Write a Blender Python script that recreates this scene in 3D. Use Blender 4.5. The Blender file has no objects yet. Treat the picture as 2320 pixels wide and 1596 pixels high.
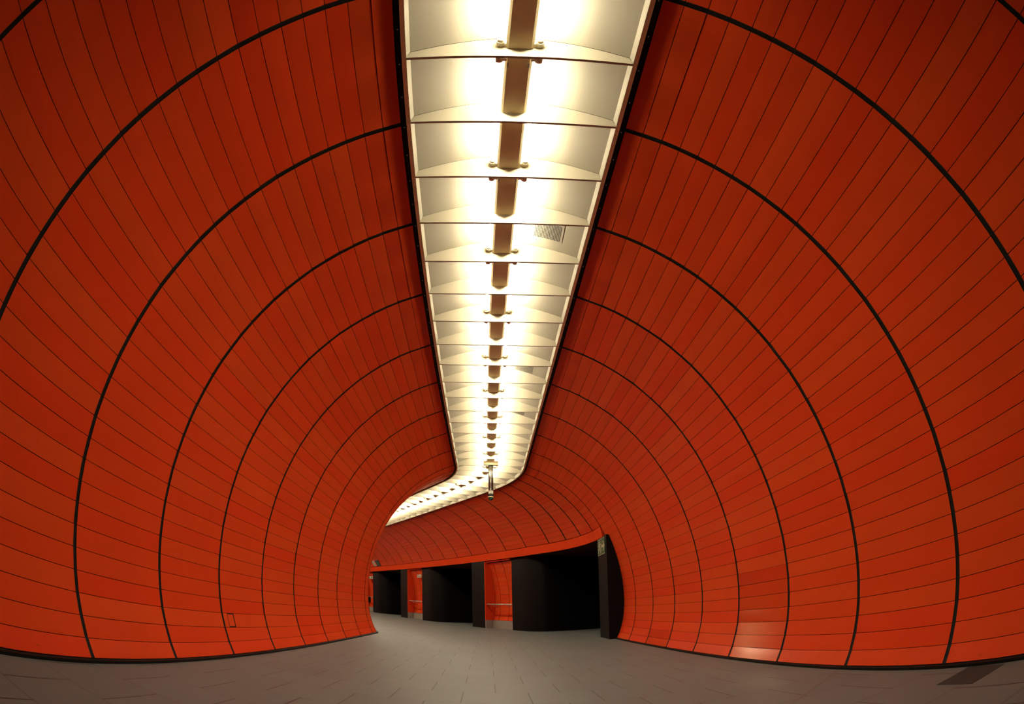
import bpy, bmesh, math, random
from mathutils import Vector, Matrix
S = 1.5                      # one rib spacing in metres; all layout below is in rib spacings
random.seed(7)
scene = bpy.context.scene
COL = scene.collection

# ------------------------------------------------------------------ camera, world, exposure
cd = bpy.data.cameras.new('camera'); cam = bpy.data.objects.new('camera', cd); COL.objects.link(cam)
cd.type = 'PANO'; cd.panorama_type = 'FISHEYE_LENS_POLYNOMIAL'
cd.sensor_fit = 'HORIZONTAL'; cd.sensor_width = 36.0; cd.sensor_height = 36.0*1596/2320
cd.fisheye_fov = math.radians(200)
cd.fisheye_polynomial_k0 = 0.0
K1, K2, K3, K4 = (0.0470565743, 0.000175438013, -8.78690867e-06, 9.57590163e-07)
cd.fisheye_polynomial_k1 = -K1; cd.fisheye_polynomial_k2 = -K2
cd.fisheye_polynomial_k3 = -K3; cd.fisheye_polynomial_k4 = -K4
cd.shift_x = -0.0457249; cd.shift_y = 0.0041582
cd.clip_start = 0.02; cd.clip_end = 200
RT = Vector((0.9926592, -0.1184805, -0.0242919)); UP = Vector((-0.0270345, -0.4131329, 0.9102694)); FW = Vector((0.117885, 0.9029306, 0.4133032))
CAMP = Vector((-0.0770919, -2.1745202, 0.6749842))*S
m = Matrix(((RT.x, UP.x, -FW.x, CAMP.x), (RT.y, UP.y, -FW.y, CAMP.y), (RT.z, UP.z, -FW.z, CAMP.z), (0, 0, 0, 1)))
cam.matrix_world = m
scene.camera = cam
w = bpy.data.worlds.new('world'); scene.world = w; w.use_nodes = True
w.node_tree.nodes['Background'].inputs[0].default_value = (0.0, 0.0, 0.0, 1)
vs = scene.view_settings
scene.display_settings.display_device = 'sRGB'
vs.view_transform = 'Standard'; vs.look = 'None'; vs.gamma = 1.0; vs.use_curve_mapping = False
vs.exposure = 0.0
cy = scene.cycles
cy.max_bounces = 12; cy.diffuse_bounces = 7; cy.glossy_bounces = 4; cy.transmission_bounces = 2
cy.use_denoising = True; cy.caustics_reflective = False; cy.caustics_refractive = False
cy.sample_clamp_indirect = 6.0
TUBE_STRENGTH = 190.0
TUBE_COLOR = (1.0, 0.89, 0.67)

# ------------------------------------------------------------------ layout of the tunnel
PX = [2.0880, 2.1330, 2.1694, 2.1985, 2.2162, 2.2264, 2.2311, 2.229, 2.2223, 2.2116, 2.1939, 2.1746, 2.1481, 2.1194, 2.0864, 2.0487, 2.0058, 1.9599, 1.91, 1.8518, 1.7931, 1.7282, 1.6593, 1.587, 1.5086, 1.4276, 1.3432, 1.252, 1.1593, 1.0635, 0.9652, 0.8629, 0.7555, 0.6551]
PZ = [0.020, 0.1190, 0.2336, 0.3519, 0.4722, 0.5937, 0.7144, 0.8355, 0.9557, 1.0758, 1.1939, 1.313, 1.4298, 1.5445, 1.6569, 1.7679, 1.8775, 1.9851, 2.0912, 2.1925, 2.2933, 2.3894, 2.4822, 2.5725, 2.6569, 2.7377, 2.8161, 2.8867, 2.9537, 3.0153, 3.0731, 3.1242, 3.1679, 3.207]
C11, C17 = 0.057166, -0.023559          # the ribs lean and skew a little
BEND_S, BEND_R, BEND_A = 8.2541, 3.7925, 0.4683
BEND_L = BEND_R*BEND_A
RIB12 = BEND_S+BEND_L+0.0072
RSP = 0.9778
ZT = PZ[33]
BX, BY = -BEND_R+BEND_R*math.cos(BEND_A), BEND_S+BEND_R*math.sin(BEND_A)
TX, TY, NX, NY = -math.sin(BEND_A), math.cos(BEND_A), math.cos(BEND_A), math.sin(BEND_A)

def sigma(r):
    if r <= 8: return float(r)
    if r <= 12: return 8+(RIB12-8)*(r-8)/4
    return RIB12+(r-12)*RSP

def W(sig, x, z):
    """station along the passage, offset to the right, height  ->  metres"""
    k = 1.0 if sig <= BEND_S else max(0.0, 1-1.03*(sig-BEND_S)/BEND_L)
    s = sig+k*(C17*x+C11*z)
    if s <= BEND_S: p = (x, s, z)
    elif s <= BEND_S+BEND_L:
        t = (s-BEND_S)/BEND_R
        p = (-BEND_R+(BEND_R+x)*math.cos(t), BEND_S+(BEND_R+x)*math.sin(t), z)
    else:
        d = s-BEND_S-BEND_L
        p = (BX+x*NX+d*TX, BY+x*NY+d*TY, z)
    return Vector(p)*S

def A(along, lat, z):
    """second leg: distance after the bend, offset to the right, height"""
    return Vector((BX+lat*NX+along*TX, BY+lat*NY+along*TY, z))*S

# ------------------------------------------------------------------ mesh helpers
class MB:
    def __init__(self): self.v = []; self.f = []; self.mi = []; self.cur = 0
    def quad(self, a, b, c, d):
        n = len(self.v); self.v += [a, b, c, d]; self.f.append((n, n+1, n+2, n+3)); self.mi.append(self.cur)
    def poly(self, pts):
        n = len(self.v); self.v += list(pts); self.f.append(tuple(range(n, n+len(pts)))); self.mi.append(self.cur)
    def hexa(self, p):
        # p: 8 points, 0-3 bottom ring, 4-7 top ring
        n = len(self.v); self.v += [Vector(q) for q in p]
        for f in ((0, 3, 2, 1), (4, 5, 6, 7), (0, 1, 5, 4), (1, 2, 6, 5), (2, 3, 7, 6), (3, 0, 4, 7)):
            self.f.append(tuple(n+i for i in f)); self.mi.append(self.cur)
    def box(self, x0, x1, y0, y1, z0, z1):
        self.hexa([(x0, y0, z0), (x1, y0, z0), (x1, y1, z0), (x0, y1, z0), (x0, y0, z1), (x1, y0, z1), (x1, y1, z1), (x0, y1, z1)])
    def obox(self, o, ux, uy, uz):
        """box from corner o with three edge vectors"""
        o = Vector(o); p = [o, o+ux, o+ux+uy, o+uy]; self.hexa(p+[q+uz for q in p])
    def sweep(self, rings, closed=True, caps=True):
        n0 = len(self.v); m_ = len(rings[0])
        for r in rings: self.v += [Vector(q) for q in r]
        for i in range(len(rings)-1):
            a = n0+i*m_; b = a+m_
            for k in range(m_ if closed else m_-1):
                k2 = (k+1) % m_
                self.f.append((a+k, a+k2, b+k2, b+k)); self.mi.append(self.cur)
        if caps and closed:
            self.f.append(tuple(n0+k for k in reversed(range(m_)))); self.mi.append(self.cur)
            e = n0+(len(rings)-1)*m_
            self.f.append(tuple(e+k for k in range(m_))); self.mi.append(self.cur)
    def tube(self, path, r, n=10, radii=None):
        rings = []
        P = [Vector(p) for p in path]
        for i, p in enumerate(P):
            t = (P[min(i+1, len(P)-1)]-P[max(i-1, 0)]).normalized()
            u = t.cross(Vector((0, 0, 1)))
            if u.length < 1e-3: u = t.cross(Vector((1, 0, 0)))
            u.normalize(); v_ = t.cross(u).normalized(); rr = radii[i] if radii else r
            rings.append([p+(u*math.cos(2*math.pi*k/n)+v_*math.sin(2*math.pi*k/n))*rr for k in range(n)])
        self.sweep(rings)
    def build(self, name, mats, parent=None, smooth=False, origin=None, fixn=True):
        me = bpy.data.meshes.new(name)
        o_ = Vector(origin) if origin is not None else (parent.get('_o') and Vector(parent['_o']) or Vector((0, 0, 0))) if parent else Vector((0, 0, 0))
        me.from_pydata([tuple(Vector(p)-o_) for p in self.v], [], self.f)
        if not isinstance(mats, (list, tuple)): mats = [mats]
        for mm in mats: me.materials.append(mm)
        for p, k in zip(me.polygons, self.mi): p.material_index = k
        if fixn:
            bm = bmesh.new(); bm.from_mesh(me); bmesh.ops.recalc_face_normals(bm, faces=bm.faces); bm.to_mesh(me); bm.free()
        if smooth:
            for p in me.polygons: p.use_smooth = True
        me.update()
        ob = bpy.data.objects.new(name, me); COL.objects.link(ob)
        if parent: ob.parent = parent
        else: ob.location = o_
        return ob

def tag(o, label=None, cat=None, group=None, kind=None):
    if label: o['label'] = label
    if cat: o['category'] = cat
    if group: o['group'] = group
    if kind: o['kind'] = kind
    return o

def empty(name, loc, label=None, cat=None, group=None, kind=None):
    o = bpy.data.objects.new(name, None); COL.objects.link(o); o.location = loc
    o.empty_display_size = 0.1
    o['_o'] = list(loc)
    return tag(o, label, cat, group, kind)

# ------------------------------------------------------------------ materials
def mat(name, col, rough=0.5, spec=0.5, metal=0.0, coat=0.0, coat_rough=0.1):
    mm = bpy.data.materials.new(name); mm.use_nodes = True
    b = mm.node_tree.nodes['Principled BSDF']
    b.inputs['Base Color'].default_value = (*col, 1); b.inputs['Roughness'].default_value = rough
    b.inputs['Specular IOR Level'].default_value = spec; b.inputs['Metallic'].default_value = metal
    b.inputs['Coat Weight'].default_value = coat; b.inputs['Coat Roughness'].default_value = coat_rough
    return mm

def nd(nt, t, **kw):
    n = nt.nodes.new(t)
    for k, v in kw.items(): setattr(n, k, v)
    return n

def mth(nt, op, a, b=None, c=None):
    n = nt.nodes.new('ShaderNodeMath'); n.operation = op
    for i, x in enumerate((a, b, c)):
        if x is None: continue
        if isinstance(x, (int, float)): n.inputs[i].default_value = x
        else: nt.links.new(x, n.inputs[i])
    return n.outputs[0]

def orange_enamel(name, rough=0.3, spec=0.06, tint=(1, 1, 1)):
    mm = mat(name, (0.72, 0.078, 0.010), rough=rough, spec=spec)
    mm.node_tree.nodes['Principled BSDF'].inputs['Specular Tint'].default_value = (*tint, 1)
    nt = mm.node_tree; b = nt.nodes['Principled BSDF']
    tc = nd(nt, 'ShaderNodeTexCoord'); geo = nd(nt, 'ShaderNodeNewGeometry')
    att = nd(nt, 'ShaderNodeAttribute'); att.attribute_name = 'panel_tone'
    # every enamel panel left the kiln with a slightly different tone
    ramp = nd(nt, 'ShaderNodeMix'); ramp.data_type = 'RGBA'
    ramp.inputs[6].default_value = (0.46, 0.031, 0.0065, 1); ramp.inputs[7].default_value = (0.46, 0.046, 0.0090, 1)
    nt.links.new(att.outputs['Fac'], ramp.inputs[0])
    no = nd(nt, 'ShaderNodeTexNoise'); no.inputs['Scale'].default_value = 0.9; no.inputs['Detail'].default_value = 3
    nt.links.new(geo.outputs['Position'], no.inputs['Vector'])
    hs = nd(nt, 'ShaderNodeHueSaturation'); nt.links.new(ramp.outputs[2], hs.inputs['Color'])
    v = mth(nt, 'MULTIPLY_ADD', no.outputs['Fac'], 0.18, 0.91); nt.links.new(v, hs.inputs['Value'])
    col = hs.outputs['Color']
    # scuffs and dirt just above the floor
    sx = nd(nt, 'ShaderNodeSeparateXYZ'); nt.links.new(geo.outputs['Position'], sx.inputs[0])
    n2 = nd(nt, 'ShaderNodeTexNoise'); n2.inputs['Scale'].default_value = 9.0; n2.inputs['Detail'].default_value = 4; n2.inputs['Distortion'].default_value = 1.5
    mp = nd(nt, 'ShaderNodeMapping'); mp.inputs['Scale'].default_value = (0.8, 0.5, 4.0)
    nt.links.new(geo.outputs['Position'], mp.inputs[0]); nt.links.new(mp.outputs[0], n2.inputs['Vector'])
    hi = mth(nt, 'GREATER_THAN', n2.outputs['Fac'], 0.66)
    low = nd(nt, 'ShaderNodeMapRange'); low.inputs['From Min'].default_value = 0.03; low.inputs['From Max'].default_value = 0.22
    low.inputs['To Min'].default_value = 0.65; low.inputs['To Max'].default_value = 0.0
    nt.links.new(sx.outputs[2], low.inputs['Value'])
    f = mth(nt, 'MULTIPLY', hi, low.outputs[0])
    mx = nd(nt, 'ShaderNodeMix'); mx.data_type = 'RGBA'; mx.inputs[7].default_value = (0.16, 0.03, 0.008, 1)
    nt.links.new(f, mx.inputs[0]); nt.links.new(col, mx.inputs[6]); nt.links.new(mx.outputs[2], b.inputs['Base Color'])
    # faint roller waviness of the sheet
    n3 = nd(nt, 'ShaderNodeTexNoise'); n3.inputs['Scale'].default_value = 2.2; n3.inputs['Detail'].default_value = 1
    nt.links.new(geo.outputs['Position'], n3.inputs['Vector'])
    bp = nd(nt, 'ShaderNodeBump'); bp.inputs['Strength'].default_value = 0.03; bp.inputs['Distance'].default_value = 0.05
    nt.links.new(n3.outputs['Fac'], bp.inputs['Height']); nt.links.new(bp.outputs[0], b.inputs['Normal'])
    rr = mth(nt, 'MULTIPLY_ADD', n3.outputs['Fac'], 0.06, rough-0.03); nt.links.new(rr, b.inputs['Roughness'])
    return mm

def stone_floor():
    mm = mat('floor_stone', (0.3, 0.25, 0.2), rough=0.5, spec=0.2)
    nt = mm.node_tree; b = nt.nodes['Principled BSDF']
    geo = nd(nt, 'ShaderNodeNewGeometry'); sx = nd(nt, 'ShaderNodeSeparateXYZ'); nt.links.new(geo.outputs['Position'], sx.inputs[0])
    TWx, TWy = 0.444*S, 0.488*S
    v = mth(nt, 'DIVIDE', mth(nt, 'ADD', sx.outputs[1], 0.975*S), TWy)
    row = mth(nt, 'FLOOR', v); fv = mth(nt, 'FRACT', v)
    odd = mth(nt, 'FLOORED_MODULO', row, 2.0)
    off = mth(nt, 'MULTIPLY', mth(nt, 'SUBTRACT', 1.0, odd), 0.5)
    u = mth(nt, 'ADD', mth(nt, 'DIVIDE', mth(nt, 'SUBTRACT', sx.outputs[0], 0.184*S), TWx), off)
    cu = mth(nt, 'FLOOR', u); fu = mth(nt, 'FRACT', u)
    du = mth(nt, 'MULTIPLY', mth(nt, 'MINIMUM', fu, mth(nt, 'SUBTRACT', 1.0, fu)), TWx)
    dv = mth(nt, 'MULTIPLY', mth(nt, 'MINIMUM', fv, mth(nt, 'SUBTRACT', 1.0, fv)), TWy)
    lu = mth(nt, 'LESS_THAN', du, 0.0060); lv = mth(nt, 'LESS_THAN', dv, 0.0048)
    line = mth(nt, 'MAXIMUM', lu, mth(nt, 'MULTIPLY', lv, 0.75))
    cmb = nd(nt, 'ShaderNodeCombineXYZ'); nt.links.new(cu, cmb.inputs[0]); nt.links.new(row, cmb.inputs[1])
    wn = nd(nt, 'ShaderNodeTexWhiteNoise'); nt.links.new(cmb.outputs[0], wn.inputs['Vector'])
    n1 = nd(nt, 'ShaderNodeTexNoise'); n1.inputs['Scale'].default_value = 260; n1.inputs['Detail'].default_value = 2
    nt.links.new(geo.outputs['Position'], n1.inputs['Vector'])
    n2 = nd(nt, 'ShaderNodeTexNoise'); n2.inputs['Scale'].default_value = 0.7; n2.inputs['Detail'].default_value = 3
    nt.links.new(geo.outputs['Position'], n2.inputs['Vector'])
    val = mth(nt, 'ADD', mth(nt, 'MULTIPLY_ADD', wn.outputs['Value'], 0.10, 0.84), mth(nt, 'MULTIPLY', n1.outputs['Fac'], 0.16))
    val = mth(nt, 'ADD', val, mth(nt, 'MULTIPLY_ADD', n2.outputs['Fac'], 0.2, -0.1))
    hs = nd(nt, 'ShaderNodeHueSaturation'); hs.inputs['Color'].default_value = (0.082, 0.086, 0.082, 1); nt.links.new(val, hs.inputs['Value'])
    mx = nd(nt, 'ShaderNodeMix'); mx.data_type = 'RGBA'; mx.inputs[7].default_value = (0.012, 0.009, 0.007, 1)
    nt.links.new(mth(nt, 'MULTIPLY', line, 0.95), mx.inputs[0]); nt.links.new(hs.outputs[0], mx.inputs[6]); nt.links.new(mx.outputs[2], b.inputs['Base Color'])
    return mm

M = {}
M['orange'] = orange_enamel('orange_enamel')
M['orange_gloss'] = orange_enamel('orange_enamel_highlight', 0.15, 1.0, (1.0, 0.62, 0.30))  # same enamel with a warm-tinted sheen put in to imitate the lamp reflection
M['floor'] = stone_floor()
M['black'] = mat('black_rubber', (0.004, 0.004, 0.003), 0.6, 0.08)
M['lip'] = mat('dark_lip', (0.03, 0.018, 0.008), 0.4, 0.4)
M['white'] = mat('white_lacquer', (0.32, 0.295, 0.225), 0.45, 0.35)
M['plate'] = mat('light_grey_plate', (0.74, 0.64, 0.34), 0.5, 0.3)
M['bronze'] = mat('aluminium_edge', (0.85, 0.74, 0.42), 0.4, 0.5)
M['clad'] = mat('black_cladding', (0.004, 0.0036, 0.0034), 0.5, 0.06)
M['soffit'] = mat('dark_soffit', (0.05, 0.012, 0.006), 0.6, 0.2)  # shade on the orange soffit put into the colour; end walls share it
M['kick'] = mat('grey_kick_stone', (0.19, 0.165, 0.14), 0.5, 0.2)
M['steel'] = mat('steel', (0.45, 0.42, 0.36), 0.35, 0.5, metal=0.7)
M['pole'] = mat('dark_steel', (0.16, 0.14, 0.11), 0.3, 0.5, metal=0.8)
M['baffle'] = mat('baffle_lacquer', (0.42, 0.38, 0.28), 0.5, 0.3)
M['socket'] = mat('lamp_socket', (0.8, 0.76, 0.55), 0.4, 0.5)
M['hole'] = mat('dark_slots', (0.02, 0.02, 0.02), 0.6, 0.2)
M['green'] = mat('exit_green', (0.012, 0.045, 0.012), 0.5, 0.3)
M['signwhite'] = mat('sign_white', (0.36, 0.31, 0.22), 0.5, 0.3)
M['signred'] = mat('sign_red', (0.5, 0.02, 0.03), 0.5, 0.3)
M['signdark'] = mat('sign_dark_green', (0.02, 0.06, 0.045), 0.5, 0.3)
M['expansion'] = mat('expansion_strip', (0.10, 0.075, 0.055), 0.6, 0.3)
M['hatchplate'] = mat('floor_plate_dark', (0.02, 0.022, 0.018), 0.6, 0.15)
tube_m = bpy.data.materials.new('fluorescent_glass'); tube_m.use_nodes = True
_b = tube_m.node_tree.nodes['Principled BSDF']; _b.inputs['Base Color'].default_value = (0.9, 0.9, 0.9, 1)
_b.inputs['Emission Color'].default_value = (*TUBE_COLOR, 1); _b.inputs['Emission Strength'].default_value = TUBE_STRENGTH
M['tube'] = tube_m

# ------------------------------------------------------------------ curved walls of enamel panels
RIBW = 0.032      # width of a black joint strip
GAP = 0.0034      # gap between two panels
THK = 0.010
R_FIRST, R_LAST = -6, 38
NORM = []
for j in range(34):
    a, b = max(j-1, 0), min(j+1, 33)
    tx, tz = PX[b]-PX[a], PZ[b]-PZ[a]; l = math.hypot(tx, tz)
    NORM.append((tz/l, -tx/l))      # outward

def panel_bay(parent, side, ra, rb, j0, j1, lat=0.0, gloss=False):
    mb = MB(); tones = []
    sa, sb = sigma(ra)+RIBW/2, sigma(rb)-RIBW/2
    bent = sb > BEND_S-0.3 and sa < BEND_S+BEND_L+0.1
    n = 4 if bent else 1
    for j in range(j0, j1):
        x0, z0, x1, z1 = PX[j], PZ[j], PX[j+1], PZ[j+1]
        dx, dz = x1-x0, z1-z0; l = math.hypot(dx, dz); ux, uz = dx/l, dz/l; ox, oz = uz, -ux
        g = GAP/2
        g0 = g if j > j0 or j0 == 0 else 0
        ax, az, bx, bz = x0+ux*g0, z0+uz*g0, x1-ux*g, z1-uz*g
        t = [random.uniform(-0.0012, 0.0012) for _ in range(4)]
        tone = random.random()
        def pt(s, xx, zz, d): return W(s, side*(xx+lat+ox*d), zz+oz*d)
        ss = [sa+(sb-sa)*k/n for k in range(n+1)]
        rings = []
        for k, s in enumerate(ss):
            f = k/n
            d0 = t[0]*(1-f)+t[1]*f; d1 = t[2]*(1-f)+t[3]*f
            rings.append([pt(s, ax, az, d0), pt(s, bx, bz, d1), pt(s, bx, bz, THK), pt(s, ax, az, THK)])
        c0 = len(mb.f); mb.sweep(rings); tones += [tone]*(len(mb.f)-c0)
    ob = mb.build('panel_bay', M['orange'] if not gloss else M['orange_gloss'], parent)
    at = ob.data.attributes.new('panel_tone', 'FLOAT', 'FACE')
    for i, tt in enumerate(tones): at.data[i].value = tt
    return ob

def joint_strip(parent, side, r, j0, j1, lat=0.0):
    """black strip between two bays, with a fine lip on each edge"""
    mb = MB(); s = sigma(r)
    prof = [(-RIBW/2, -0.001, 1), (-RIBW/2+0.0016, -0.001, 1), (-RIBW/2+0.0016, 0.0015, 0), (RIBW/2-0.0016, 0.0015, 0), (RIBW/2-0.0016, -0.001, 1), (RIBW/2, -0.001, 1), (RIBW/2, 0.016, 0), (-RIBW/2, 0.016, 0)]
    rings = []
    for j in range(j0, j1+1):
        nx, nz = NORM[j]
        rings.append([W(s+a, side*(PX[j]+lat+nx*d), PZ[j]+nz*d) for a, d, _ in prof])
    mb.sweep(rings)
    ob = mb.build('joint_strip', [M['black'], M['lip']], parent)
    m_ = len(prof)
    for i, p in enumerate(ob.data.polygons):
        k = i % m_
        if i < m_*(len(rings)-1) and k in (0, 4): p.material_index = 1
    return ob

def backing(parent, side, ra, rb, j0, j1, lat=0.0):
    mb = MB(); rings = []
    a, b = sigma(ra), sigma(rb); n = max(1, int((b-a)/0.2))
    for k in range(n+1):
        s = a+(b-a)*k/n
        rings.append([W(s, side*(PX[j]+lat+NORM[j][0]*0.017), PZ[j]+NORM[j][1]*0.017) for j in range(j0, j1+1)])
    mb.sweep(rings, closed=False)
    return mb.build('backing', M['black'], parent, fixn=False)

wl = empty('wall_left', W(0, -2.1, 0), 'curved left wall of glossy orange enamel panels with black ribs, unbroken round the bend', 'wall', kind='structure')
wr = empty('wall_right', W(0, 2.1, 0), 'curved right wall of glossy orange enamel panels with black ribs, over the dark openings further on', 'wall', kind='structure')
for r in range(R_FIRST, R_LAST):
    panel_bay(wl, -1, r, r+1, 0, 33)
    if r in (2, 5):      # low right panels: glint of the far lamps forced by the glossier, tinted enamel
        pb = panel_bay(wr, 1, r, r+1, 0, 7 if r == 2 else 2, gloss=True)
        pb['label'] = 'lowest panels of this bay, with a pale glint of the far lamps put into the enamel'
        panel_bay(wr, 1, r, r+1, 7 if r == 2 else 2, 33)
    else: panel_bay(wr, 1, r, r+1, 0 if r < 8 else 18, 33)
for r in range(R_FIRST, R_LAST+1):
    joint_strip(wl, -1, r, 0, 33)
    joint_strip(wr, 1, r, 0 if r <= 8 else 18, 33)
backing(wl, -1, R_FIRST, R_LAST, 0, 33)
backing(wr, 1, R_FIRST, 8, 0, 33)
backing(wr, 1, 8, R_LAST, 18, 33)
# small access flap outlined in one panel of the left wall
mb = MB()
def wallpt(sig, j, f, d):
    x = PX[j]+(PX[j+1]-PX[j])*f; z = PZ[j]+(PZ[j+1]-PZ[j])*f
    dx, dz = PX[j+1]-PX[j], PZ[j+1]-PZ[j]; l = math.hypot(dx, dz)
    return W(sig, -(x+dz/l*d), z-dx/l*d)
def flapbar(s0, s1, f0, f1):
    j = 2
    mb.hexa([wallpt(s0, j, f0, 0.002), wallpt(s1, j, f0, 0.002), wallpt(s1, j, f1, 0.002), wallpt(s0, j, f1, 0.002),
             wallpt(s0, j, f0, -0.0022), wallpt(s1, j, f0, -0.0022), wallpt(s1, j, f1, -0.0022), wallpt(s0, j, f1, -0.0022)])
FA, FB = 2.10, 2.235
flapbar(FB-0.014, FB, 0.03, 0.97); flapbar(FA, FB, 0.92, 0.98); flapbar(FA, FB, 0.02, 0.08); flapbar(FA, FA+0.003, 0.03, 0.97)
fl = mb.build('access_flap', M['black'], wl); fl['label'] = 'thin dark outline of a small access flap'

def run(name, x0, x1, z0, z1, mat_, sa, sb, step=0.1, smooth=False):
    mb = MB(); rings = []; n = max(1, int((sb-sa)/step))
    for k in range(n+1):
        s = sa+(sb-sa)*k/n
        rings.append([W(s, x0, z0), W(s, x1, z0), W(s, x1, z1), W(s, x0, z1)])
    mb.sweep(rings)
    return mb.build(name, mat_, None, origin=W(0, (x0+x1)/2, z0))
SA, SB = sigma(R_FIRST), sigma(R_LAST)
tag(run('baseboard_left', -2.16, -2.052, 0.0, 0.017, M['black'], SA, SB), 'low black skirting strip along the foot of the left wall', 'skirting', kind='structure')
tag(run('baseboard_right', 2.052, 2.16, 0.0, 0.017, M['black'], SA, 7.95), 'low black skirting strip along the foot of the right wall', 'skirting', kind='structure')

# ------------------------------------------------------------------ floor
mb = MB()
FX0, FX1, FY0, FY1 = -19, 12, -9, 36
mb.quad(Vector((FX0, FY0, 0))*S, Vector((FX1, FY0, 0))*S, Vector((FX1, FY1, 0))*S, Vector((FX0, FY1, 0))*S)
fo = mb.build('floor', M['floor'], origin=(0, 0, 0))
tag(fo, 'grey beige stone slab floor laid in staggered rows', 'floor', kind='structure')
# expansion joint running diagonally across the slabs
a = Vector((2.05, 0.985, 0)); d = (Vector((1.381, 0.424, 0))-Vector((2.033, 0.973, 0))).normalized(); nn = Vector((-d.y, d.x, 0))*0.009
mb = MB(); b_ = a+d*2.2
mb.hexa([(a-nn)*S, (b_-nn)*S, (b_+nn)*S, (a+nn)*S]+[q*S+Vector((0, 0, 0.0012)) for q in (a-nn, b_-nn, b_+nn, a+nn)])
tag(mb.build('trim_1', M['expansion'], origin=a*S), 'brown expansion joint running diagonally over the slabs at lower right', 'expansion joint', kind='structure')
mb = MB(); q4 = [Vector((1.789, -0.30, 0)), Vector((1.783, -0.561, 0)), Vector((2.03, -0.575, 0)), Vector((2.05, -0.292, 0))]
mb.hexa([q*S for q in q4]+[q*S+Vector((0, 0, 0.003)) for q in q4])
hp = mb.build('floor_plate', M['hatchplate'], origin=q4[0]*S)
tag(hp, 'dark metal plate let into the floor against the foot of the right wall', 'floor plate')

# ------------------------------------------------------------------ ceiling strip: edges and coffers
k = 2
for side, nm in ((-1, 'left'), (1, 'right')):
    x = lambda v: side*v
    o1 = run('trim_%d' % k, x(0.622), x(0.653), ZT+0.006, ZT+0.05, M['black'], SA, SB); k += 1
    tag(o1, 'black channel along the %s edge of the bright ceiling strip' % nm, 'edge trim', kind='structure')
    mb = MB(); s = -1.72
    while s < 8:
        p = W(s, x(0.6375), ZT+0.006); mb.tube([p+Vector((0, 0, 0.002)), p-Vector((0, 0, 0.004))], 0.006, 8); s += 0.25
    sc = mb.build('screw', M['steel'], None, origin=W(0, x(0.6375), ZT)); sc.parent = o1; sc.matrix_parent_inverse = Matrix.Translation(-o1.location)
    sc['kind'] = 'stuff'
    mb = MB(); nS = int((SB-SA)/0.1)
    mb.sweep([[W(s_, x(a_), ZT+z_) for a_, z_ in ((0.599, 0.005), (0.622, -0.002), (0.622, 0.06), (0.599, 0.06))] for s_ in [SA+(SB-SA)*i/nS for i in range(nS+1)]])
    o2 = mb.build('trim_%d' % k, M['bronze'], None, origin=W(0, x(0.61), ZT)); k += 1
    tag(o2, 'tan metal edging between the black channel and the lamps on the %s side' % nm, 'edge trim', kind='structure')

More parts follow.
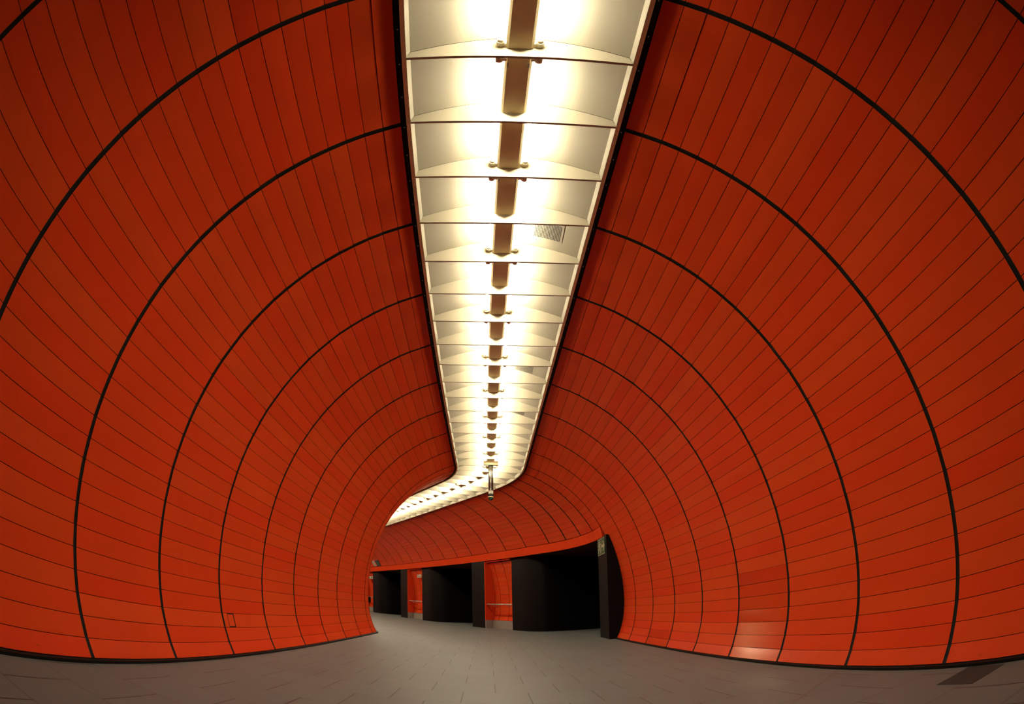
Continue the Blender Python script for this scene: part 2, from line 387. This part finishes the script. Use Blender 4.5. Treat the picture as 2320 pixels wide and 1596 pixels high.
def arch(x):           # underside of the white reflector above the strip's lower edge
    u = min(1.0, abs(x)/0.585)
    return 0.055+0.140*(1-u**1.7)
BT = 0.016             # thickness of a cross bar
def coffer(sa, sb, label, socks):
    o = W((sa+sb)/2, 0, ZT+0.1)
    t = empty('ceiling_light', o, label, 'ceiling light', 'white light coffers in a row along the ceiling strip')
    a0, a1 = sa+BT/2, sb-BT/2
    # reflector: arched white sheet with turned-down sides
    mb = MB(); N = 26; rings = []
    xs = [-0.585+1.17*i/N for i in range(N+1)]
    pr = [(-0.597, 0.0)]+[(-0.585, 0.055)]+[(x, arch(x)) for x in xs[1:-1]]+[(0.585, 0.055), (0.597, 0.0)]
    for s in (a0, (a0+a1)/2, a1-0.004): rings.append([W(s, x, ZT+z) for x, z in pr])
    mb.sweep(rings, closed=False)
    rings = [[W(s, x*1.002, ZT+z+0.004) for x, z in pr] for s in (a0, (a0+a1)/2, a1-0.004)]
    mb.sweep(rings, closed=False)
    rf = mb.build('reflector', M['white'], t, smooth=False, fixn=False)
    # baffle: cross plate at the far end
    mb = MB()
    lo = [(-0.598, 0.0), (0.598, 0.0)]; top = [(x, arch(x)+0.002) for x in reversed(xs)]
    f = [W(sb-BT/2, x, ZT+z) for x, z in lo+top]; bk = [W(sb+BT/2, x, ZT+z) for x, z in lo+top]
    mb.sweep([f, bk])
    mb.build('baffle', M['baffle'], t)
    # cover plate under the middle, between the two lamps
    mb = MB(); c0, c1 = a0+0.004, a1-0.006; rings = []
    for s in (c0, c1): rings.append([W(s, x, ZT+z) for x, z in ((-0.060, 0.075), (0.060, 0.075), (0.074, 0.083), (0.066, 0.10), (-0.066, 0.10), (-0.074, 0.083))])
    mb.sweep(rings)
    mb.build('cover_plate', M['plate'], t)
    # the lamps run through every second cross bar; holders stand on both sides of the others
    e0 = a0+0.065 if socks else a0
    e1 = a1 if socks else a1-0.045
    hz = 0.108
    for sd in (-1, 1):
        mb = MB(); mb.tube([W(e0, sd*0.104, ZT+hz), W(e1, sd*0.104, ZT+hz)], 0.0125*S, 12)
        mb.build('tube', M['tube'], t, smooth=True)
        mb = MB()
        if socks:
            p = W(a0+0.012, sd*0.104, ZT+0.003)
            mb.tube([p+Vector((0, 0, 0.03)), p+Vector((0, 0.04, 0.03))], 0.03, 14)
            p = W(a0+0.012, sd*0.085, ZT+0.012)
            mb.obox(p-Vector((0.03, 0, 0)), Vector((0.06, 0, 0)), Vector((0, 0.025, 0)), Vector((0, 0, 0.012)))
            mb.build('holder_bracket', M['socket'], t)
            mb = MB(); mb.tube([W(e0-0.02, sd*0.104, ZT+hz), W(e0+0.006, sd*0.104, ZT+hz)], 0.02*S, 14)
        else:
            mb.tube([W(e1-0.008, sd*0.104, ZT+hz), W(e1+0.010, sd*0.104, ZT+hz), W(e1+0.0101, sd*0.104, ZT+hz), W(e1+0.028, sd*0.104, ZT+hz), W(e1+0.0281, sd*0.104, ZT+hz), W(e1+0.044, sd*0.104, ZT+hz)], 0.02*S, 16,
                    radii=[0.0165*S, 0.0165*S, 0.023*S, 0.023*S, 0.017*S, 0.017*S])
            p = W(e1+0.02, sd*0.085, ZT+hz-0.012)
            mb.obox(p-Vector((0.04, 0, 0)), Vector((0.08, 0, 0)), Vector((0, 0.035, 0)), Vector((0, 0, 0.02)))
        mb.build('lamp_holder', M['socket'], t)
    if socks:
        for sd in (-1, 1):
            mb = MB(); p = W(a0+0.10, sd*0.056, ZT+0.0738); mb.obox(p-Vector((0.008, 0.025, 0.002)), Vector((0.016, 0, 0)), Vector((0, 0.05, 0)), Vector((0, 0, 0.003)))
            mb.build('clip', M['steel'], t)
    return t
ORD = 'first second third fourth fifth sixth seventh eighth ninth tenth eleventh twelfth thirteenth fourteenth fifteenth sixteenth seventeenth eighteenth nineteenth twentieth twenty-first twenty-second twenty-third twenty-fourth twenty-fifth twenty-sixth twenty-seventh twenty-eighth twenty-ninth thirtieth thirty-first thirty-second thirty-third thirty-fourth thirty-fifth thirty-sixth thirty-seventh thirty-eighth thirty-ninth fortieth forty-first forty-second forty-third forty-fourth forty-fifth forty-sixth forty-seventh forty-eighth forty-ninth fiftieth'.split()
bars = [-1.51+0.5*i for i in range(20)]      # cross bars up to the start of the bend
last = bars[-1]
rb = [sigma(r) for r in range(8, 31)]
bars = [b for b in bars if b < 7.8]+[8.0-0.01]
for r in range(8, 12):
    bars.append(sigma(r+1)-0.01)
for r in range(12, 37):
    bars += [sigma(r)+0.5*RSP-0.01, sigma(r+1)-0.01]
vis = 0
for i in range(len(bars)-1):
    a_, b_ = bars[i], bars[i+1]
    if a_ < -1.1:
        n_ = sum(1 for q in bars if b_ <= q < -1.1)
        lab = 'white lamp coffer overhead, %s one behind the topmost coffer in view' % ORD[n_]
    elif a_ < 7.9:
        lab = 'white arched light coffer, %s down the ceiling strip from the top of the picture' % ORD[vis]; vis += 1
        if a_ > 7.3: vis = 0
    elif a_ < RIB12-0.1:
        lab = 'white light coffer in the bend of the ceiling, %s after the hanging camera' % ORD[vis]; vis += 1
        if b_ > RIB12-0.1: vis = 0
    else:
        lab = 'white light coffer on the far stretch, %s beyond the bend' % ORD[vis]; vis += 1
    coffer(a_, b_, lab, i % 2 == 0)

# perforated grilles in the reflectors on the right
def grille(sa, sb, label):
    t = empty('ventilation_grille', W(sa, 0.33, ZT+0.12), label, 'grille')
    xa, xb = 0.235, 0.435
    def g(s, x, d): return W(s, x, ZT+arch(x)-d)
    mb = MB(); n = 6
    rings = [[g(s, xa-0.014+(xb-xa+0.028)*i/n, 0.003) for i in range(n+1)] for s in (sa-0.014, sb+0.014)]
    mb.sweep(rings, closed=False)
    mb.build('plate', M['white'], t, fixn=False)
    mb = MB(); nc = 18; nr = max(6, int((sb-sa)/0.0145))
    for i in range(nc):
        x = xa+(xb-xa)*(i+0.5)/nc; hw = (xb-xa)/nc*0.33
        for q in range(nr):
            s = sa+(sb-sa)*(q+0.5)/nr; hs_ = (sb-sa)/nr*0.38
            mb.quad(g(s-hs_, x-hw, 0.004), g(s-hs_, x+hw, 0.004), g(s+hs_, x+hw, 0.004), g(s+hs_, x-hw, 0.004))
    ho = mb.build('perforation', M['hole'], t, fixn=False); ho['kind'] = 'stuff'
grille(1.15, 1.345, 'square perforated grille in the right side of a coffer, the large one nearest the viewer')
grille(3.76, 3.95, 'perforated grille right of the lamps, second of three down the ceiling strip')
grille(5.25, 5.44, 'small far perforated grille right of the lamps, shortly before the hanging camera')
mb = MB()
mb.sweep([[W(s, x, ZT+z) for x, z in ((-0.66, 0.0), (-0.66, 0.26), (0.66, 0.26), (0.66, 0.0))] for s in [SA+(SB-SA)*i/120 for i in range(121)]], closed=False)
tag(mb.build('ceiling', M['black'], None, origin=W(0, 0, ZT+0.26), fixn=False), 'dark ceiling void above the white light coffers', 'ceiling', kind='structure')

# ------------------------------------------------------------------ fascia over the openings
def fascia():
    mb = MB(); rings = []
    sa, sb = 8.0+RIBW/2, SB; n = 130
    for i in range(n+1):
        s = sa+(sb-sa)*i/n
        rings.append([W(s, 1.945, 1.893), W(s, 1.906, 2.080), W(s, 1.96, 2.080), W(s, 2.0, 1.893)])
    mb.sweep(rings)
    ob = mb.build('trim_6', M['orange'], None, origin=W(sa, 1.945, 1.893))
    at = ob.data.attributes.new('panel_tone', 'FLOAT', 'FACE')
    for d_ in at.data: d_.value = 0.35
    return ob
tag(fascia(), 'plain orange fascia band over the dark openings on the right', 'fascia', kind='structure')
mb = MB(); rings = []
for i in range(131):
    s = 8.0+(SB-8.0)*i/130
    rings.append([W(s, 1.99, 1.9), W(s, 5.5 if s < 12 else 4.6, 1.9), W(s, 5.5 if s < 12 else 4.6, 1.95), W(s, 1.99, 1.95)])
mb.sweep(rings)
tag(mb.build('trim_7', M['soffit'], None, origin=W(8, 2, 1.9)), 'soffit coloured dark red for the shade on it, over the openings behind the orange fascia', 'soffit', kind='structure')

# ------------------------------------------------------------------ openings: black blocks, fins, short orange walls
def prism(name, pts, z0, z1, m_, label=None, cat=None, kind=None, group=None, inner=None):
    mb = MB(); o = Vector((pts[0].x, pts[0].y, 0))
    mb.sweep([[Vector((p.x, p.y, z*S)) for p in pts] for z in (z0, z1)])
    ob = mb.build(name, m_, None, origin=o)
    ob.data.shade_smooth(); ob.data.set_sharp_from_angle(angle=math.radians(32))
    if label: tag(ob, label, cat, group, kind)
    return ob
ZS = 1.9
def V2(x, y): return Vector((x, y, 0))*S
prism('partition', [V2(1.955, 7.80), V2(1.955, 8.60), V2(2.05, 8.66), V2(6.5, 8.66), V2(6.5, 7.80)], 0, ZS, M['clad'],
      'black pier carrying the green exit sign, at the end of the near right wall', 'pier')
PER = 6.27
def rounded(d):
    # black wall: flush start beside the orange wall, wide rounded corner, then outwards into the opening
    pl = [(1.90, 2.02), (1.50, 2.02), (1.22, 2.03), (1.02, 2.08), (0.87, 2.18), (0.80, 2.32), (0.78, 2.5), (0.78, 2.9), (0.80, 3.4), (0.80, 5.6), (2.9, 5.6), (2.9, 2.6), (1.93, 2.6)]
    return [A(a_+d, l_, 0) for a_, l_ in pl]
FIN = 'black pier projecting beside the handrail wall, %s of the piers beyond the bend'
NTH = ['nearest', 'second', 'third']
for n in range(3):
    d = PER*n
    prism('partition', rounded(d), 0, ZS, M['clad'],
          'smooth black rounded wall inside the %s dark opening' % ['nearest and widest', 'middle', 'farthest'][n], 'partition wall')
    # short orange wall between opening and pier
    al0, al1 = 1.94+d, 3.22+d
    t = empty('wall_section', A((al0+al1)/2, 2.2, 0), 'short orange panel wall with handrail and stone kick, %s' % ['between the two nearest dark openings', 'second beyond the bend', 'farthest, beside the end of the left wall'][n], 'wall', kind='structure')
    # three bays with two thin ribs in it
    joints = [al0+0.02]+[RIB12-BEND_S-BEND_L+(m_-12)*RSP*0.5+0.0 for m_ in range(12, 60)]
    ribs = [j for j in joints[1:] if al0+0.08 < j < al1-0.05]
    eds = [al0]+ribs+[al1]
    J0, J1 = 2, 16
    for e0, e1 in zip(eds[:-1], eds[1:]):
        mb = MB(); tones = []
        for j in range(J0, J1):
            dx, dz = PX[j+1]-PX[j], PZ[j+1]-PZ[j]; l = math.hypot(dx, dz); ux, uz = dx/l, dz/l
            zt = min(PZ[j+1], 1.835)
            q = []
            for al in (e0+0.013, e1-0.013):
                ring = [A(al, PX[j]+0.02+ux*0.0017, PZ[j]+uz*0.0017), A(al, PX[j+1]+0.02-ux*0.0017, zt-uz*0.0017), A(al, PX[j+1]+0.035, zt), A(al, PX[j]+0.035, PZ[j])]
                q.append(ring)
            c0 = len(mb.f); mb.sweep(q); tn = random.random(); tones += [tn]*(len(mb.f)-c0)
        ob = mb.build('panel_bay', M['orange'], t)
        at = ob.data.attributes.new('panel_tone', 'FLOAT', 'FACE')
        for i_, tt in enumerate(tones): at.data[i_].value = tt
    mb = MB(); mb.sweep([[A(al, PX[j]+0.034, PZ[j] if j < 16 else 1.87) for j in range(J0, J1+1)]+[A(al, 2.5, 1.87), A(al, 2.5, 0.0), A(al, PX[2]+0.034, 0.0)] for al in (al0, al1)])
    mb.build('backing', M['black'], t)
    mb = MB(); mb.sweep([[A(al, x_, z_) for x_, z_ in ((2.155, 0.0), (2.165, 0.228), (2.25, 0.228), (2.25, 0.0))] for al in (al0, al1)])
    kk = mb.build('kick_plate', M['kick'], t); kk['label'] = 'grey stone kick plate'
    if n == 0:
        mb = MB(); mb.tube([A(2.09, 2.152, 0.10), A(2.08, 2.152, 0.075), A(2.06, 2.152, 0.05)], 0.006, 6); mb.build('white_mark', M['signwhite'], t)
    # orange cheek facing the viewer on the pier's near side
    mb = MB(); mb.hexa([A(al1+a_, l_, z_) for z_ in (0.228, 1.87) for a_, l_ in ((0.0, 1.952), (0.04, 1.952), (0.04, 2.26), (0.0, 2.26))])
    ck = mb.build('cheek', M['orange'], t)
    mb = MB(); mb.hexa([A(al1+a_, l_, z_) for z_ in (0.0, 0.228) for a_, l_ in ((0.0, 1.952), (0.04, 1.952), (0.04, 2.155), (0.0, 2.155))])
    mb.build('kick_return', M['kick'], t)
    mb = MB(); mb.hexa([A(a_, l_, z_) for z_ in (1.852, 1.90) for a_, l_ in ((al0, 1.985), (al1, 1.985), (al1, 2.1), (al0, 2.1))])
    mb.build('header', M['orange'], t)
    # handrail
    h = empty('handrail', A((al0+al1)/2, 2.0, 0.68), 'straight metal handrail on the %s short orange wall' % ['nearest', 'second', 'farthest'][n], 'handrail', 'handrails along the short orange walls')
    mb = MB(); mb.tube([A(al0-0.06, 1.99, 0.68), A(al1-0.002, 1.99, 0.68)], 0.019, 12); mb.build('rail', M['steel'], h, smooth=True)
    for al in (al0+0.25, al1-0.3):
        mb = MB(); mb.tube([A(al, 2.23, 0.64), A(al, 2.08, 0.625), A(al, 1.99, 0.672)], 0.009, 8); mb.build('bracket', M['steel'], h, smooth=True)
    fa, fb = 3.26+d, 4.07+d
    prism('partition', [A(fa, 1.95, 0), A(fb-0.03, 1.95, 0), A(fb, 1.98, 0), A(fb+0.05, 6.5, 0), A(fa+0.05, 6.5, 0), A(fa, 2.4, 0)], 0, ZS, M['clad'], FIN % NTH[n], 'pier')
# dark end walls closing what lies beyond
mb = MB(); mb.hexa([A(-3.2, 6.4, 0), A(27, 6.4, 0), A(27, 6.5, 0), A(-3.2, 6.5, 0), A(-3.2, 6.4, 2), A(27, 6.4, 2), A(27, 6.5, 2), A(-3.2, 6.5, 2)])
tag(mb.build('wall_right', M['clad'], None, origin=A(0, 6.4, 0)), 'black wall far inside the openings on the right', 'wall', kind='structure')
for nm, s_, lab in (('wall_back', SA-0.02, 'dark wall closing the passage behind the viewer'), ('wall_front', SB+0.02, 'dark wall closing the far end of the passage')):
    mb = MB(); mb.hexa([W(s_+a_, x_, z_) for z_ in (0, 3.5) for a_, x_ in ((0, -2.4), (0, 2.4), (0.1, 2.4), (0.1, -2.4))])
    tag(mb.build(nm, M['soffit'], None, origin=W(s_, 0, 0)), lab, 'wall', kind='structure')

# ------------------------------------------------------------------ exit sign on the first pier
t = empty('exit_sign', V2(1.955, 8.2)+Vector((0, 0, 1.72*S)), 'green emergency exit sign with running figure and arrow on the black pier', 'exit sign')
y0, y1, z0, z1 = 7.90, 8.56, 1.575, 1.878
xs_ = 1.945
def sp(u, v, d=0.0):   # u 0..1 from the far edge (left in view) to the near edge, v 0..1 up
    return Vector((xs_-d, y1+(y0-y1)*u, z0+(z1-z0)*v))*S
def plate_poly(mb, pts, d0, d1):
    mb.sweep([[sp(u, v, d0) for u, v in pts], [sp(u, v, d1) for u, v in pts]])
mb = MB(); plate_poly(mb, [(0, 0), (1, 0), (1, 1), (0, 1)], -0.008, 0.0); mb.build('panel', M['green'], t)
mb = MB()
plate_poly(mb, [(0, 0), (1, 0), (1, 0.03), (0, 0.03)], 0.0, 0.0008); plate_poly(mb, [(0, 0.97), (1, 0.97), (1, 1), (0, 1)], 0.0, 0.0008)
plate_poly(mb, [(0.49, 0.1), (0.51, 0.1), (0.51, 0.97), (0.49, 0.97)], 0.0, 0.0008)
mb.build('border', M['signwhite'], t)
mb = MB()
for poly in ([(0.56, 0.42), (0.72, 0.42), (0.72, 0.58), (0.56, 0.58)], [(0.70, 0.20), (0.78, 0.20), (0.95, 0.50), (0.87, 0.50)], [(0.87, 0.50), (0.95, 0.50), (0.78, 0.80), (0.70, 0.80)], [(0.70, 0.42), (0.90, 0.47), (0.90, 0.53), (0.70, 0.58)]):
    plate_poly(mb, poly, 0.0, 0.0012)
mb.build('arrow', M['signwhite'], t)
mb = MB()
for q in range(4): plate_poly(mb, [(0.05, 0.12+0.2*q), (0.13, 0.14+0.2*q), (0.13, 0.25+0.2*q), (0.05, 0.22+0.2*q)], 0.0, 0.0012)
hd = [(0.30+0.045*math.cos(2*math.pi*i/12), 0.83+0.06*math.sin(2*math.pi*i/12)) for i in range(12)]
plate_poly(mb, hd, 0.0, 0.0012)
for poly in ([(0.22, 0.72), (0.33, 0.76), (0.36, 0.48), (0.25, 0.45)], [(0.33, 0.74), (0.36, 0.68), (0.45, 0.60), (0.43, 0.66)], [(0.24, 0.72), (0.22, 0.66), (0.15, 0.56), (0.16, 0.63)],
             [(0.30, 0.50), (0.36, 0.48), (0.42, 0.34), (0.40, 0.12), (0.36, 0.12), (0.37, 0.33)], [(0.25, 0.48), (0.31, 0.46), (0.27, 0.30), (0.16, 0.26), (0.15, 0.31), (0.23, 0.34)]):
    plate_poly(mb, poly, 0.0, 0.0012)
mb.build('running_figure', M['signwhite'], t)

# ------------------------------------------------------------------ camera hanging from the ceiling before the bend
t = empty('hanging_camera', W(7.62, 0, ZT), 'surveillance camera on a long metal pole hanging from the ceiling strip before the bend', 'security camera')
pt_ = Vector((0.002, 7.80, 0))*S
def pz(z, dx=0, dy=0): return Vector((pt_.x+dx, pt_.y+dy, z*S))
mb = MB(); mb.box(pt_.x-0.19, pt_.x+0.19, pt_.y-0.04, pt_.y+0.06, 3.13*S, 3.20*S); mb.build('ceiling_box', M['plate'], t)
for sd in (-1, 1):
    mb = MB(); mb.tube([pz(3.14, sd*0.030), pz(2.66, sd*0.036)], 0.028, 12); mb.build('pole', M['pole'], t, smooth=True)
mb = MB(); mb.box(pt_.x-0.06, pt_.x+0.06, pt_.y-0.05, pt_.y+0.05, 2.615*S, 2.67*S); mb.build('coupling', M['white'], t)
mb = MB(); mb.tube([pz(2.62), pz(2.61), pz(2.575), pz(2.57)], 0.05, 20, radii=[0.06, 0.072, 0.072, 0.06]); mb.build('housing', M['hole'], t, smooth=False)
mb = MB(); mb.tube([pz(2.57), pz(2.555)], 0.05, 20, radii=[0.074, 0.072]); mb.build('ring', M['plate'], t)
mb = MB(); mb.tube([pz(2.555), pz(2.54), pz(2.52), pz(2.505), pz(2.50)], 0.05, 20, radii=[0.062, 0.062, 0.055, 0.03, 0.005]); mb.build('dome', M['signdark'], t, smooth=True)

# ------------------------------------------------------------------ signs and the bin at the far walls
def board(name, al0, al1, lat, z0, z1, m_, label, cat, stripes=()):
    t = empty(name, A((al0+al1)/2, lat, z0), label, cat)
    mb = MB(); mb.hexa([A(al0, lat, z0), A(al1, lat, z0), A(al1, lat+0.02, z0), A(al0, lat+0.02, z0), A(al0, lat, z1), A(al1, lat, z1), A(al1, lat+0.02, z1), A(al0, lat+0.02, z1)])
    mb.build('board', m_, t)
    for nm, a0, a1, zz0, zz1, mm in stripes:
        mb = MB(); l2 = lat-0.004
        mb.hexa([A(a0, l2, zz0), A(a1, l2, zz0), A(a1, lat+0.001, zz0), A(a0, lat+0.001, zz0), A(a0, l2, zz1), A(a1, l2, zz1), A(a1, lat+0.001, zz1), A(a0, lat+0.001, zz1)])
        mb.build(nm, mm, t)
    return t
board('direction_sign', 8.22, 8.62, 2.0, 1.55, 1.66, M['signwhite'], 'small pale direction sign high on the second short orange wall', 'sign',
      [('stripe', 8.26, 8.40, 1.58, 1.60, M['hole']), ('stripe', 8.44, 8.60, 1.61, 1.63, M['hole'])])
board('direction_sign', 14.45, 15.2, 2.0, 1.56, 1.68, M['signwhite'], 'small pale sign on the farthest orange wall beside the left wall edge', 'sign',
      [('stripe', 14.5, 14.7, 1.58, 1.66, M['signdark']), ('stripe', 14.9, 15.0, 1.58, 1.66, M['signdark'])])
t = empty('advertising_board', A(13.1, 1.82, 2.1), 'small white, red and dark green board leaning above the fascia, far along the passage', 'sign')
for nm, a0, a1, mm in (('white_field', 13.32, 13.7, M['signwhite']), ('red_field', 13.18, 13.32, M['signred']), ('dark_field', 12.75, 13.18, M['signdark'])):
    mb = MB(); mb.hexa([A(a0, 1.87, 2.11), A(a1, 1.87, 2.11), A(a1, 1.89, 2.11), A(a0, 1.89, 2.11), A(a0, 1.73, 2.32), A(a1, 1.73, 2.32), A(a1, 1.75, 2.34), A(a0, 1.75, 2.34)])
    mb.build(nm, mm, t)
t = empty('litter_bin', A(14.8, 1.93, 0.4), 'narrow dark litter bin under the handrail of the farthest orange wall', 'bin')
mb = MB(); mb.hexa([A(a_, l_, z_) for z_ in (0.42, 0.70) for a_, l_ in ((14.65, 1.82), (14.95, 1.82), (14.95, 1.96), (14.65, 1.96))]); mb.build('body', M['clad'], t)
mb = MB(); mb.hexa([A(a_, l_, z_) for z_ in (0.70, 0.73) for a_, l_ in ((14.62, 1.80), (14.98, 1.80), (14.98, 1.96), (14.62, 1.96))]); mb.build('lid', M['steel'], t)
for o in list(bpy.data.objects):
    if '_o' in o: del o['_o']
